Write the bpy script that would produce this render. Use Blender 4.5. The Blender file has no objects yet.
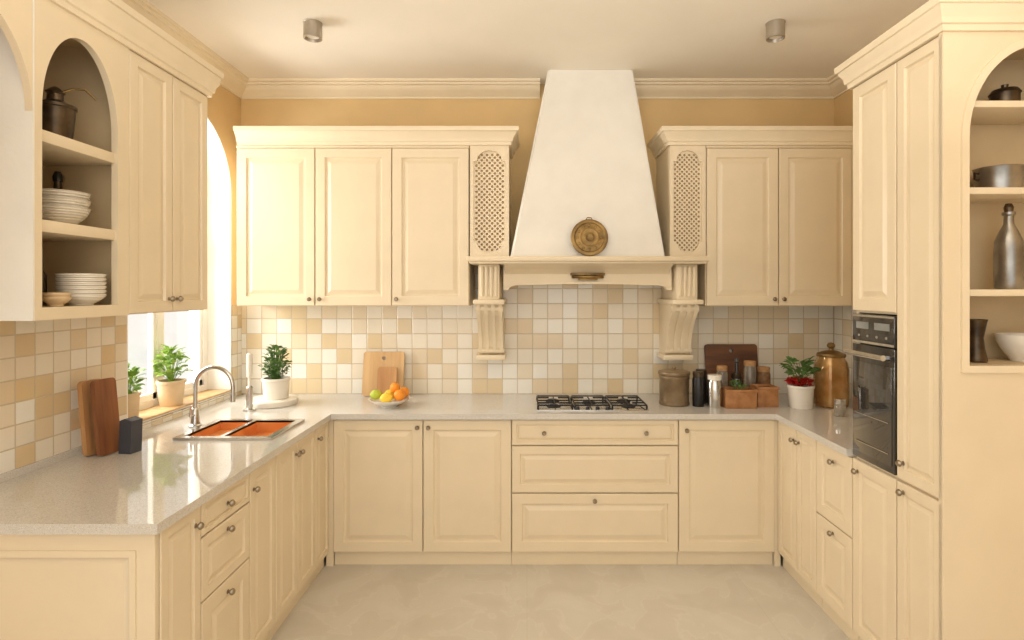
import bpy, bmesh, math, random
from mathutils import Vector, Matrix
S = bpy.context.scene
COL = S.collection
pi = math.pi

# ------------------------------------------------------------ materials
def lin(c):
    o = []
    for v in c:
        v = v / 255.0
        o.append(v / 12.92 if v <= 0.04045 else ((v + 0.055) / 1.055) ** 2.4)
    return (o[0], o[1], o[2], 1.0)

def sc(c, k):
    return tuple(min(255, v * k) for v in c)

def mat(name, c, rough=0.5, metal=0.0, var=0.03, scale=6.0, bump=0.0, bscale=60.0, trans=0.0, stretch=None, c2=None, coat=0.0):
    m = bpy.data.materials.new(name)
    m.use_nodes = True
    n = m.node_tree.nodes
    l = m.node_tree.links
    b = n['Principled BSDF']
    b.inputs['Roughness'].default_value = rough
    b.inputs['Metallic'].default_value = metal
    b.inputs['Transmission Weight'].default_value = trans
    b.inputs['Coat Weight'].default_value = coat
    tc = n.new('ShaderNodeTexCoord')
    mp = n.new('ShaderNodeMapping')
    l.new(tc.outputs['Object'], mp.inputs['Vector'])
    if stretch:
        mp.inputs['Scale'].default_value = stretch
    nz = n.new('ShaderNodeTexNoise')
    nz.inputs['Scale'].default_value = scale
    nz.inputs['Detail'].default_value = 5
    l.new(mp.outputs['Vector'], nz.inputs['Vector'])
    r = n.new('ShaderNodeValToRGB')
    r.color_ramp.elements[0].position = 0.35
    r.color_ramp.elements[1].position = 0.65
    r.color_ramp.elements[0].color = lin(c2) if c2 else lin(sc(c, 1 - var))
    r.color_ramp.elements[1].color = lin(c) if c2 else lin(sc(c, 1 + var))
    l.new(nz.outputs['Fac'], r.inputs['Fac'])
    l.new(r.outputs['Color'], b.inputs['Base Color'])
    if bump:
        n2 = n.new('ShaderNodeTexNoise')
        n2.inputs['Scale'].default_value = bscale
        l.new(mp.outputs['Vector'], n2.inputs['Vector'])
        bp = n.new('ShaderNodeBump')
        bp.inputs['Strength'].default_value = bump
        bp.inputs['Distance'].default_value = 0.01
        l.new(n2.outputs['Fac'], bp.inputs['Height'])
        l.new(bp.outputs['Normal'], b.inputs['Normal'])
    return m

M = {}
M['cream'] = mat('cream_paint', (232, 216, 187), 0.34, var=0.008)
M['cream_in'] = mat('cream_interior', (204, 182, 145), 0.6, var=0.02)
M['trimc'] = mat('trim_cream', (235, 220, 192), 0.45, var=0.01)
M['wall'] = mat('wall_plaster', (222, 191, 139), 0.85, var=0.02, scale=3, bump=0.05)
M['ceil'] = mat('ceiling_plaster', (246, 239, 226), 0.9, var=0.01, scale=2)
M['plaster'] = mat('hood_plaster', (240, 237, 230), 0.8, var=0.012, scale=5, bump=0.06)
M['white'] = mat('white_ceramic', (236, 230, 218), 0.25, var=0.015)
M['greyware'] = mat('greyish_stoneware', (210, 202, 188), 0.35, var=0.05, scale=12)
M['whitepaint'] = mat('white_window_paint', (248, 246, 240), 0.5, var=0.005)
M['brass'] = mat('aged_brass', (156, 128, 80), 0.42, 0.85, c2=(110, 88, 56), scale=14)
M['pewter'] = mat('pewter', (150, 138, 120), 0.3, 1.0, var=0.08)
M['silver'] = mat('antique_silver', (178, 176, 172), 0.28, 0.85, c2=(140, 136, 130), scale=10)
M['steel'] = mat('brushed_steel', (204, 202, 198), 0.2, 1.0, var=0.04, scale=30)
M['nickel'] = mat('satin_nickel', (176, 168, 156), 0.45, 0.9, var=0.05)
M['darkmetal'] = mat('dark_bronze', (104, 88, 68), 0.35, 0.8, c2=(64, 54, 44), scale=12)
M['copper'] = mat('copper_basin', (236, 160, 94), 0.3, 0.0, c2=(224, 140, 76), scale=8)
M['black'] = mat('black_enamel', (26, 25, 24), 0.3, var=0.1)
M['iron'] = mat('cast_iron', (34, 33, 32), 0.55, 0.2, var=0.1, bump=0.2)
M['glassblack'] = mat('oven_glass', (66, 64, 62), 0.04, 0.25, var=0.05, coat=1.0)
M['ovenpanel'] = mat('oven_panel', (60, 58, 56), 0.16, 0.3, var=0.05, coat=0.6)
M['screen'] = mat('display_glass', (132, 134, 132), 0.1, var=0.1)
M['wooddark'] = mat('walnut_wood', (156, 98, 58), 0.45, c2=(116, 70, 42), scale=3, stretch=(8, 8, 0.8))
M['woodmid'] = mat('oak_wood', (206, 158, 106), 0.5, c2=(178, 128, 80), scale=3, stretch=(8, 8, 0.8))
M['woodlight'] = mat('beech_wood', (218, 182, 132), 0.5, c2=(200, 160, 110), scale=3, stretch=(8, 8, 0.8))
M['woodboard'] = mat('chestnut_board', (118, 76, 46), 0.5, c2=(84, 52, 32), scale=3, stretch=(1, 8, 9))
M['cork'] = mat('cork', (196, 152, 104), 0.8, c2=(170, 126, 82), scale=60)
M['navy'] = mat('slate_block', (66, 68, 76), 0.5, var=0.05)
M['terra'] = mat('terracotta_box', (182, 130, 82), 0.7, c2=(158, 106, 64), scale=18)
M['tanpot'] = mat('tan_stoneware', (222, 196, 158), 0.6, var=0.05)
M['canister'] = mat('brown_pewter_canister', (146, 126, 98), 0.38, 0.45, c2=(122, 102, 76), scale=10)
M['leaf'] = mat('leaf_green', (172, 200, 92), 0.5, c2=(116, 160, 62), scale=16)
M['leafd'] = mat('leaf_deep_green', (112, 148, 78), 0.5, c2=(70, 108, 52), scale=16)
M['soil'] = mat('soil', (62, 44, 30), 0.95, var=0.2, scale=50, bump=0.5)
M['red'] = mat('red_petals', (196, 44, 36), 0.5, var=0.1)
M['orange'] = mat('orange_peel', (240, 150, 40), 0.45, var=0.04, bump=0.15, bscale=200)
M['lemon'] = mat('lemon_peel', (246, 210, 70), 0.45, var=0.04, bump=0.15, bscale=200)
M['lime'] = mat('lime_peel', (180, 194, 66), 0.45, var=0.05, bump=0.15, bscale=200)
M['amber'] = mat('amber_glass', (228, 188, 126), 0.07, 0.25, c2=(184, 132, 74), scale=7, trans=0.5)
M['jarfill'] = mat('spice_contents', (140, 104, 66), 0.6, c2=(96, 66, 40), scale=40)
M['glassobj'] = mat('smoked_glass', (212, 204, 188), 0.05, var=0.03, trans=0.75)
M['hole'] = mat('lattice_shade_backing', (182, 153, 111), 0.7, var=0.05)  # brownish tone stands in for the shadow behind the lattice holes

def pane_mat():
    m = bpy.data.materials.new('window_glass')
    m.use_nodes = True
    n = m.node_tree.nodes; l = m.node_tree.links
    n.remove(n['Principled BSDF'])
    o = n['Material Output']
    t = n.new('ShaderNodeBsdfTransparent'); g = n.new('ShaderNodeBsdfGlossy'); mx = n.new('ShaderNodeMixShader')
    g.inputs['Roughness'].default_value = 0.05
    mx.inputs[0].default_value = 0.06
    l.new(t.outputs[0], mx.inputs[1]); l.new(g.outputs[0], mx.inputs[2]); l.new(mx.outputs[0], o.inputs['Surface'])
    return m
M['pane'] = pane_mat()

def math_node(n, l, op, a, b=None):
    x = n.new('ShaderNodeMath'); x.operation = op
    for i, v in enumerate((a, b)):
        if v is None: continue
        if isinstance(v, (int, float)): x.inputs[i].default_value = v
        else: l.new(v, x.inputs[i])
    return x.outputs[0]

def tile_mat(name, TS, dark, mid):
    m = bpy.data.materials.new(name)
    m.use_nodes = True
    n = m.node_tree.nodes; l = m.node_tree.links
    b = n['Principled BSDF']
    g = n.new('ShaderNodeNewGeometry'); s = n.new('ShaderNodeSeparateXYZ')
    l.new(g.outputs['Position'], s.inputs[0])
    u = math_node(n, l, 'ADD', s.outputs[0], s.outputs[1])
    u = math_node(n, l, 'DIVIDE', math_node(n, l, 'ADD', u, 10.02), TS)
    v = math_node(n, l, 'DIVIDE', math_node(n, l, 'ADD', s.outputs[2], 0.04), TS)
    fu = math_node(n, l, 'FLOOR', u); fv = math_node(n, l, 'FLOOR', v)
    cb = n.new('ShaderNodeCombineXYZ'); l.new(fu, cb.inputs[0]); l.new(fv, cb.inputs[1])
    wn = n.new('ShaderNodeTexWhiteNoise'); wn.noise_dimensions = '2D'; l.new(cb.outputs[0], wn.inputs['Vector'])
    r = n.new('ShaderNodeValToRGB'); r.color_ramp.interpolation = 'CONSTANT'
    cols = [(238, 230, 214), (234, 221, 198), dark, (242, 238, 228), mid, (236, 227, 209)]
    e = r.color_ramp.elements
    while len(e) < len(cols): e.new(0.5)
    for i, c in enumerate(cols):
        e[i].position = i / len(cols); e[i].color = lin(c)
    l.new(wn.outputs['Value'], r.inputs['Fac'])
    def edge(x):
        f = math_node(n, l, 'FRACT', x)
        return math_node(n, l, 'ABSOLUTE', math_node(n, l, 'SUBTRACT', f, 0.5))
    d = math_node(n, l, 'MAXIMUM', edge(u), edge(v))
    mr = n.new('ShaderNodeMapRange'); mr.inputs['From Min'].default_value = 0.462; mr.inputs['From Max'].default_value = 0.485
    l.new(d, mr.inputs['Value'])
    mx = n.new('ShaderNodeMix'); mx.data_type = 'RGBA'
    l.new(mr.outputs[0], mx.inputs['Factor']); l.new(r.outputs['Color'], mx.inputs[6])
    mx.inputs[7].default_value = lin((208, 193, 166))
    l.new(mx.outputs[2], b.inputs['Base Color'])
    nz = n.new('ShaderNodeTexNoise'); nz.inputs['Scale'].default_value = 14; l.new(g.outputs['Position'], nz.inputs['Vector'])
    hgt = math_node(n, l, 'ADD', mr.outputs[0], math_node(n, l, 'MULTIPLY', nz.outputs['Fac'], 0.6))
    bp = n.new('ShaderNodeBump'); bp.invert = True; bp.inputs['Strength'].default_value = 0.5; bp.inputs['Distance'].default_value = 0.004
    l.new(hgt, bp.inputs['Height']); l.new(bp.outputs['Normal'], b.inputs['Normal'])
    b.inputs['Roughness'].default_value = 0.08
    return m
M['tile'] = tile_mat('glazed_mosaic_tiles', 0.105, (224, 204, 168), (231, 215, 188))
M['tile_side'] = tile_mat('glazed_pale_tiles', 0.088, (222, 199, 160), (229, 211, 180))

def stone_mat():
    m = bpy.data.materials.new('speckled_quartz')
    m.use_nodes = True
    n = m.node_tree.nodes; l = m.node_tree.links
    b = n['Principled BSDF']
    g = n.new('ShaderNodeNewGeometry')
    a = n.new('ShaderNodeTexNoise'); a.inputs['Scale'].default_value = 280; a.inputs['Detail'].default_value = 2
    l.new(g.outputs['Position'], a.inputs['Vector'])
    r = n.new('ShaderNodeValToRGB'); e = r.color_ramp.elements
    e[0].position = 0.30; e[0].color = lin((180, 174, 165)); e[1].position = 0.43; e[1].color = lin((207, 203, 196))
    x = e.new(0.62); x.color = lin((213, 209, 203)); x = e.new(0.72); x.color = lin((230, 227, 222))
    l.new(a.outputs['Fac'], r.inputs['Fac']); l.new(r.outputs['Color'], b.inputs['Base Color'])
    b.inputs['Roughness'].default_value = 0.05
    b.inputs['IOR'].default_value = 1.75
    return m
M['stone'] = stone_mat()

def floor_mat():
    m = bpy.data.materials.new('limestone_floor')
    m.use_nodes = True
    n = m.node_tree.nodes; l = m.node_tree.links
    b = n['Principled BSDF']
    g = n.new('ShaderNodeNewGeometry')
    a = n.new('ShaderNodeTexNoise'); a.inputs['Scale'].default_value = 4; a.inputs['Detail'].default_value = 10; a.inputs['Distortion'].default_value = 0.6
    l.new(g.outputs['Position'], a.inputs['Vector'])
    r = n.new('ShaderNodeValToRGB'); e = r.color_ramp.elements
    e[0].position = 0.3; e[0].color = lin((204, 196, 182)); e[1].position = 0.7; e[1].color = lin((216, 209, 197))
    x = e.new(0.49); x.color = lin((210, 202, 189)); x = e.new(0.505); x.color = lin((216, 209, 197)); x = e.new(0.525); x.color = lin((211, 204, 191))
    l.new(a.outputs['Fac'], r.inputs['Fac'])
    br = n.new('ShaderNodeTexBrick'); br.offset = 0; br.inputs['Scale'].default_value = 1.0
    br.inputs['Brick Width'].default_value = 1.2; br.inputs['Row Height'].default_value = 1.2; br.inputs['Mortar Size'].default_value = 0.002
    br.inputs['Color1'].default_value = (1, 1, 1, 1); br.inputs['Color2'].default_value = (0.99, 0.99, 0.99, 1); br.inputs['Mortar'].default_value = (0.93, 0.92, 0.90, 1)
    l.new(g.outputs['Position'], br.inputs['Vector'])
    mx = n.new('ShaderNodeMix'); mx.data_type = 'RGBA'; mx.blend_type = 'MULTIPLY'; mx.inputs['Factor'].default_value = 1
    l.new(r.outputs['Color'], mx.inputs[6]); l.new(br.outputs['Color'], mx.inputs[7])
    l.new(mx.outputs[2], b.inputs['Base Color']); b.inputs['Roughness'].default_value = 0.5
    return m
M['floor'] = floor_mat()

# ------------------------------------------------------------ mesh helpers
def finish_bm(bm, name):
    bm.normal_update()
    for f in bm.faces: f.smooth = True
    for e in bm.edges:
        e.smooth = not (len(e.link_faces) == 2 and e.calc_face_angle(0) > 0.55)
    me = bpy.data.meshes.new(name)
    bm.to_mesh(me); bm.free()
    return me

class B:
    def __init__(s): s.bm = bmesh.new()
    def _add(s, t, mtx=None):
        me = bpy.data.meshes.new('tmp'); t.to_mesh(me); t.free()
        if mtx is not None: me.transform(mtx)
        s.bm.from_mesh(me); bpy.data.meshes.remove(me); return s
    def box(s, x0, x1, y0, y1, z0, z1, bev=0.0, mtx=None):
        t = bmesh.new(); bmesh.ops.create_cube(t, size=1)
        for v in t.verts:
            v.co = Vector(((x0 + x1) / 2 + v.co.x * (x1 - x0), (y0 + y1) / 2 + v.co.y * (y1 - y0), (z0 + z1) / 2 + v.co.z * (z1 - z0)))
        if bev: bmesh.ops.bevel(t, geom=t.edges[:], offset=bev, segments=2, affect='EDGES', profile=0.5)
        return s._add(t, mtx)
    def lathe(s, prof, seg=32, mtx=None, close=False):
        t = bmesh.new(); rings = []
        for r, z in prof:
            if r < 1e-6: rings.append([t.verts.new((0, 0, z))])
            else: rings.append([t.verts.new((r * math.cos(2 * pi * i / seg), r * math.sin(2 * pi * i / seg), z)) for i in range(seg)])
        for a, b in zip(rings, rings[1:]):
            for i in range(seg):
                j = (i + 1) % seg
                if len(a) == 1 and len(b) == 1: continue
                if len(a) == 1: t.faces.new((a[0], b[j], b[i]))
                elif len(b) == 1: t.faces.new((a[i], a[j], b[0]))
                else: t.faces.new((a[i], a[j], b[j], b[i]))
        bmesh.ops.recalc_face_normals(t, faces=t.faces[:])
        return s._add(t, mtx)
    def tube(s, pts, r, seg=12, mtx=None):
        t = bmesh.new(); pts = [Vector(p) for p in pts]; rings = []
        nrm = None
        for i, p in enumerate(pts):
            d = (pts[min(i + 1, len(pts) - 1)] - pts[max(i - 1, 0)]).normalized()
            if nrm is None:
                nrm = d.orthogonal().normalized()
            nrm = (nrm - d * nrm.dot(d)).normalized()
            bn = d.cross(nrm)
            rr = r[i] if isinstance(r, (list, tuple)) else r
            rings.append([t.verts.new(p + (nrm * math.cos(2 * pi * k / seg) + bn * math.sin(2 * pi * k / seg)) * rr) for k in range(seg)])
        for a, b in zip(rings, rings[1:]):
            for i in range(seg):
                t.faces.new((a[i], a[(i + 1) % seg], b[(i + 1) % seg], b[i]))
        t.faces.new(rings[0]); t.faces.new(rings[-1])
        bmesh.ops.recalc_face_normals(t, faces=t.faces[:])
        return s._add(t, mtx)
    def prism(s, poly, axis, a0, a1, mtx=None):
        t = bmesh.new()
        def P(u, v, w):
            return {'x': (w, u, v), 'y': (u, w, v), 'z': (u, v, w)}[axis]
        A = [t.verts.new(P(u, v, a0)) for u, v in poly]; C = [t.verts.new(P(u, v, a1)) for u, v in poly]
        t.faces.new(A); t.faces.new(C)
        k = len(poly)
        for i in range(k): t.faces.new((A[i], A[(i + 1) % k], C[(i + 1) % k], C[i]))
        bmesh.ops.recalc_face_normals(t, faces=t.faces[:])
        return s._add(t, mtx)
    def plate(s, outer, holes, axis, a0, a1, mtx=None):
        cu = bpy.data.curves.new('c', 'CURVE'); cu.dimensions = '2D'; cu.fill_mode = 'BOTH'; cu.extrude = abs(a1 - a0) / 2
        for poly in [outer] + holes:
            sp = cu.splines.new('POLY'); sp.points.add(len(poly) - 1); sp.use_cyclic_u = True
            for p, q in zip(sp.points, poly): p.co = (q[0], q[1], 0, 1)
        ob = bpy.data.objects.new('c', cu)
        me = bpy.data.meshes.new_from_object(ob)
        bpy.data.objects.remove(ob); bpy.data.curves.remove(cu)
        t = bmesh.new(); t.from_mesh(me); bpy.data.meshes.remove(me)
        mid = (a0 + a1) / 2
        for v in t.verts:
            u, w, h = v.co.x, v.co.y, v.co.z + mid
            v.co = Vector({'x': (h, u, w), 'y': (u, h, w), 'z': (u, w, h)}[axis])
        bmesh.ops.remove_doubles(t, verts=t.verts[:], dist=1e-5)
        bmesh.ops.recalc_face_normals(t, faces=t.faces[:])
        return s._add(t, mtx)
    def sweep(s, prof, path):
        t = bmesh.new(); path = [Vector(p) for p in path]; k = len(path); rings = []
        def rn(a, b):
            d = (b - a).normalized(); return Vector((d.y, -d.x))
        for i, p in enumerate(path):
            if i == 0: m = rn(path[0], path[1])
            elif i == k - 1: m = rn(path[-2], path[-1])
            else:
                n1 = rn(path[i - 1], p); n2 = rn(p, path[i + 1]); m = (n1 + n2); m = m / (1 + n1.dot(n2))
            rings.append([t.verts.new((p.x + m.x * d, p.y + m.y * d, z)) for d, z in prof])
        q = len(prof)
        for a, b in zip(rings, rings[1:]):
            for i in range(q): t.faces.new((a[i], a[(i + 1) % q], b[(i + 1) % q], b[i]))
        t.faces.new(rings[0]); t.faces.new(rings[-1])
        bmesh.ops.recalc_face_normals(t, faces=t.faces[:])
        return s._add(t)
    def obj(s, name, m, parent=None, loc=(0, 0, 0), rot=(0, 0, 0), label=None, **kw):
        me = finish_bm(s.bm, name); me.materials.append(M[m])
        return mk(name, me, parent, loc, rot, label, **kw)

def mk(name, me, parent=None, loc=(0, 0, 0), rot=(0, 0, 0), label=None, **kw):
    o = bpy.data.objects.new(name, me); COL.objects.link(o)
    o.location = loc; o.rotation_euler = rot
    if parent: o.parent = parent
    if label: o['label'] = label
    for a, b in kw.items(): o[a] = b
    return o

def thing(name, label, category, loc=(0, 0, 0), rot=(0, 0, 0), group=None):
    o = bpy.data.objects.new(name, None); COL.objects.link(o)
    o.empty_display_size = 0.05
    o.location = loc; o.rotation_euler = rot; o['label'] = label; o['category'] = category
    if group: o['group'] = group
    return o

def copy_thing(o, loc, rotz=None):
    c = o.copy(); COL.objects.link(c); c.location = loc
    if rotz is not None: c.rotation_euler = (0, 0, rotz)
    for ch in [x for x in list(bpy.data.objects) if x.parent == o]:
        d = ch.copy(); COL.objects.link(d); d.parent = c
    return c

def arc(cx, cz, a, b, t0, t1, n=24):
    return [(cx + a * math.cos(t0 + (t1 - t0) * i / n), cz + b * math.sin(t0 + (t1 - t0) * i / n)) for i in range(n + 1)]

def arch_poly(u0, u1, z0, zs, zt, n=32):
    c = (u0 + u1) / 2; a = (u1 - u0) / 2
    return [(u0, z0), (u1, z0)] + arc(c, zs, a, zt - zs, 0, pi, n)

def T(x=0, y=0, z=0, rx=0, ry=0, rz=0):
    return Matrix.Translation((x, y, z)) @ Matrix.Rotation(rz, 4, 'Z') @ Matrix.Rotation(ry, 4, 'Y') @ Matrix.Rotation(rx, 4, 'X')

# ------------------------------------------------------------ joinery helpers
def panel_mesh(w, h, t=0.02, name='door'):
    bm = bmesh.new(); k = min(1.0, min(w, h) / 0.34)
    L = [(0, 0), (0, -t + 0.003), (0.003, -t), (0.058 * k, -t), (0.064 * k, -t + 0.010), (0.074 * k, -t + 0.010), (0.098 * k, -t + 0.002)]
    rings = []
    for i, y in L:
        rings.append([bm.verts.new((i, y, i)), bm.verts.new((w - i, y, i)), bm.verts.new((w - i, y, h - i)), bm.verts.new((i, y, h - i))])
    for a, b in zip(rings, rings[1:]):
        for i in range(4): bm.faces.new((a[i], a[(i + 1) % 4], b[(i + 1) % 4], b[i]))
    bm.faces.new(rings[0]); bm.faces.new(rings[-1])
    bmesh.ops.recalc_face_normals(bm, faces=bm.faces[:])
    for f in bm.faces: f.smooth = False
    me = bpy.data.meshes.new(name); bm.to_mesh(me); bm.free(); me.materials.append(M['cream'])
    return me

kb = B(); kb.lathe([(0.0, 0.026), (0.008, 0.026), (0.0125, 0.021), (0.0135, 0.016), (0.010, 0.011), (0.005, 0.008), (0.005, 0.003), (0.009, 0.0), (0, 0)], 20, T(rx=pi / 2))
KNOB = finish_bm(kb.bm, 'knob'); KNOB.materials.append(M['pewter'])

def door(parent, x0, x1, z0, z1, knobs=(), name='door', y=0.0):
    g = 0.0018
    d = mk(name, panel_mesh(x1 - x0 - 2 * g, z1 - z0 - 2 * g), parent, (x0 + g, y, z0 + g))
    for kx, kz in knobs:
        mk('knob', KNOB, d, (kx - x0 - g, -0.02, kz - z0 - g), label='round antique pewter knob')
    return d

def carcass(parent, w, d, z0, z1, top=False, name='body'):
    b = B(); t = 0.018
    b.box(0, t, 0, d, z0, z1).box(w - t, w, 0, d, z0, z1).box(t, w - t, 0, d, z0, z0 + t).box(t, w - t, d - 0.012, d, z0 + t, z1)
    if top: b.box(t, w - t, 0, d - 0.012, z1 - t, z1)
    else: b.box(t, w - t, 0, 0.06, z1 - t, z1)
    b.box(t, w - t, 0.003, 0.012, z0 + t, z1 - t)
    return b.obj(name, 'cream', parent)

def plinth(parent, w):
    B().box(0, w, 0.012, 0.03, 0.0, 0.083).obj('plinth', 'cream', parent)

WT = 0.905  # worktop top
WB = 0.872  # worktop underside
# ============================================================ STRUCTURE
XL, XR, YB, ZC = -2.0, 2.15, 3.916, 3.07
WS, WTOP = 2.28, 2.76   # window arch spring / crown
B().box(-2.35, 2.4, -1.0, 4.1, -0.1, 0.0).obj('floor', 'floor', kind='structure')
B().box(-2.35, 2.4, -1.0, 4.1, ZC, ZC + 0.1).obj('ceiling', 'ceil', kind='structure')
B().box(-2.3, 2.35, YB, YB + 0.15, 0, ZC).obj('wall_back', 'wall', kind='structure')
B().plate([(-1.0, 0), (YB, 0), (YB, ZC), (-1.0, ZC)], [arch_poly(2.79, 3.78, 0.94, WS, WTOP)], 'x', XL - 0.28, XL).obj('wall_left', 'wall', kind='structure')
B().box(XR, XR + 0.15, -1.0, YB, 0, ZC).obj('wall_right', 'wall', kind='structure')
# added lining of the arched opening, white to imitate the overexposed reveal
B().plate(arch_poly(2.791, 3.779, 0.941, WS, WTOP - 0.001), [arch_poly(2.80, 3.77, 0.951, WS, WTOP - 0.01)], 'x', XL - 0.28, XL + 0.004).obj('trim_8', 'whitepaint', kind='structure')

crown = [(0, ZC), (0, 2.965), (0.010, 2.965), (0.010, 2.978), (0.018, 2.982), (0.026, 2.99), (0.034, 2.996), (0.05, 3.005), (0.064, 3.02), (0.072, 3.035), (0.086, 3.040), (0.09, 3.052), (0.105, 3.055), (0.11, ZC)]
B().sweep(crown, [(XL, -1.0), (XL, YB), (0.09, YB)]).obj('trim_1', 'trimc', kind='structure')
B().sweep(crown, [(0.73, YB), (XR, YB), (XR, -1.0)]).obj('trim_2', 'trimc', kind='structure')
corn = lambda z0, z1, d: [(0.0, z0), (0.012, z0), (0.014, z0 + 0.02), (0.022, z0 + 0.024), (0.024, z0 + 0.038), (d * 0.5, z0 + 0.05), (d * 0.72, z0 + 0.068), (d * 0.8, z1 - 0.03), (d * 0.95, z1 - 0.027), (d, z1 - 0.015), (d, z1), (0.0, z1)]

# window
fr = B()
fr.plate(arch_poly(2.80, 3.77, 0.951, WS, WTOP - 0.01), [arch_poly(2.845, 3.725, 1.0, WS, WTOP - 0.06)], 'x', -2.20, -2.15)
win = fr.obj('window_1', 'whitepaint', kind='structure')
b = B(); b.box(-2.20, -2.155, 3.265, 3.305, 1.0, WTOP - 0.055).box(-2.20, -2.155, 2.845, 3.725, 1.93, 1.98)
for y0, y1 in ((2.845, 3.265), (3.305, 3.725)):
    b.box(-2.19, -2.16, y0, y0 + 0.03, 1.0, 1.93).box(-2.19, -2.16, y1 - 0.03, y1, 1.0, 1.93).box(-2.19, -2.16, y0, y1, 1.0, 1.035).box(-2.19, -2.16, y0, y1, 1.895, 1.93)
b.obj('window_sash', 'whitepaint', win)
B().plate(arch_poly(2.84, 3.73, 0.99, WS, WTOP - 0.055), [], 'x', -2.178, -2.174).obj('window_pane', 'pane', win)
B().box(-2.148, -1.985, 2.805, 3.765, 0.951, 0.962, 0.003).obj('window_sill', 'woodlight', None, kind='structure')

# backsplashes
B().plate([(-1.0, WT), (YB - 0.011, WT), (YB - 0.011, 1.53), (3.785, 1.53), (3.785, 0.939), (2.785, 0.939), (2.785, 1.53), (-1.0, 1.53)], [], 'x', XL + 0.0005, XL + 0.01).obj(
    'tile_backsplash', 'tile_side', label='small glossy cream and tan tiles beside window', category='backsplash')
B().plate([(XL + 0.01, WT), (XR - 0.01, WT), (XR - 0.01, 1.56), (1.12, 1.56), (1.12, 1.80), (-0.36, 1.80), (-0.36, 1.56), (XL + 0.01, 1.56)], [], 'y', YB - 0.01, YB - 0.0005).obj(
    'tile_backsplash', 'tile', label='patchwork of cream and beige square tiles behind worktop', category='backsplash')
B().box(XR - 0.01, XR - 0.0005, 2.56, YB - 0.011, WT, 1.53).obj('tile_backsplash', 'tile', label='cream and beige square tiles beside built-in oven', category='backsplash')

# ============================================================ WORKTOP
sink_hole = [(-1.69, 2.725), (-1.25, 2.725), (-1.25, 3.075), (-1.69, 3.075)]
B().plate([(XL, 1.735), (-1.145, 1.735), (-1.145, 3.274), (1.456, 3.274), (1.456, 2.55), (XR, 2.55), (XR, YB), (XL, YB)], [sink_hole], 'z', WB, WT).obj(
    'worktop', 'stone', label='speckled pale quartz worktop running around three sides', category='countertop')
b = B(); b.box(XL + 0.01, XL + 0.022, 1.735, 2.79, WT, WT + 0.03)
b.obj('worktop_upstand', 'stone', label='low quartz upstand strip at foot of tiles', category='countertop')

# ============================================================ BASE CABINETS (back run)
H0, H1 = 0.086, 0.867
YF = 3.314
def base(name, label, x, y, w, d, rot):
    e = thing(name, label, 'cabinet', (x, y, 0), (0, 0, rot), 'fitted cream base cabinets')
    carcass(e, w, d, 0.083, 0.8705); plinth(e, w)
    return e
x0 = -1.141
e = base('base_cabinet', 'cream two-door base cabinet below worktop', x0, YF, 1.049, 0.59, 0)
door(e, 0, 0.527, H0, H1, [(0.497, 0.822)]); door(e, 0.530, 1.049, H0, H1, [(0.562, 0.822)])
B().box(-0.043, -0.001, -0.012, 0.006, 0.0, 0.87).obj('corner_filler', 'cream', e)
e = base('drawer_cabinet', 'cream three-drawer base unit under gas hob', -0.090, YF, 0.980, 0.59, 0)
door(e, 0, 0.98, 0.716, H1, [(0.19, 0.790), (0.79, 0.790)], 'drawer')
door(e, 0, 0.98, 0.436, 0.712, [], 'drawer')
door(e, 0, 0.98, H0, 0.432, [(0.488, 0.392)], 'drawer')
e = base('base_cabinet', 'cream single-door base cabinet next to drawers', 0.893, YF, 0.566, 0.59, 0)
door(e, 0, 0.566, H0, H1, [(0.045, 0.805)])
B().box(0.567, 0.602, -0.012, 0.006, 0.0, 0.87).obj('corner_filler', 'cream', e)

# left run (rot +90: local x -> +y, front -> +x)
XF = -1.185
def lrun(y0, y1, lab, nm='base_cabinet'):
    return base(nm, lab, XF, y0, y1 - y0, 0.79, pi / 2)
e = lrun(1.78, 2.003, 'narrow cream single-door base cabinet at end of run')
door(e, 0, 0.223, H0, H1, [(0.19, 0.80)])
e = lrun(2.006, 2.355, 'cream base unit with three drawers beneath worktop', 'drawer_cabinet')
door(e, 0, 0.349, 0.742, H1, [(0.175, 0.80)], 'drawer'); door(e, 0, 0.349, 0.508, 0.739, [(0.175, 0.70)], 'drawer'); door(e, 0, 0.349, H0, 0.505, [(0.175, 0.455)], 'drawer')
e = lrun(2.358, 2.60, 'narrow cream base cabinet between drawers and sink')
door(e, 0, 0.242, H0, H1, [(0.03, 0.78)])
e = lrun(2.603, 3.09, 'cream two-door base cabinet under the sink')
door(e, 0, 0.243, H0, H1, [(0.22, 0.80)]); door(e, 0.245, 0.487, H0, H1, [(0.268, 0.80)])
e = lrun(3.093, 3.300, 'slim cream corner base cabinet')
door(e, 0, 0.207, H0, H1, [(0.03, 0.80)])
# end panel
e = thing('end_panel', 'cream panelled end panel closing the cabinet run', 'cabinet panel', (XL, 1.777, 0))
door(e, 0, 0.833, 0.0, 0.871, [], 'panel')
pm = B(); pw, ph = 0.833, 0.871
pm.plate([(0.058, 0.058), (pw - 0.058, 0.058), (pw - 0.058, ph - 0.058), (0.058, ph - 0.058)], [[(0.078, 0.078), (pw - 0.078, 0.078), (pw - 0.078, ph - 0.078), (0.078, ph - 0.078)]], 'y', -0.026, -0.0185)
pm.obj('panel_moulding', 'cream', e)

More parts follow.
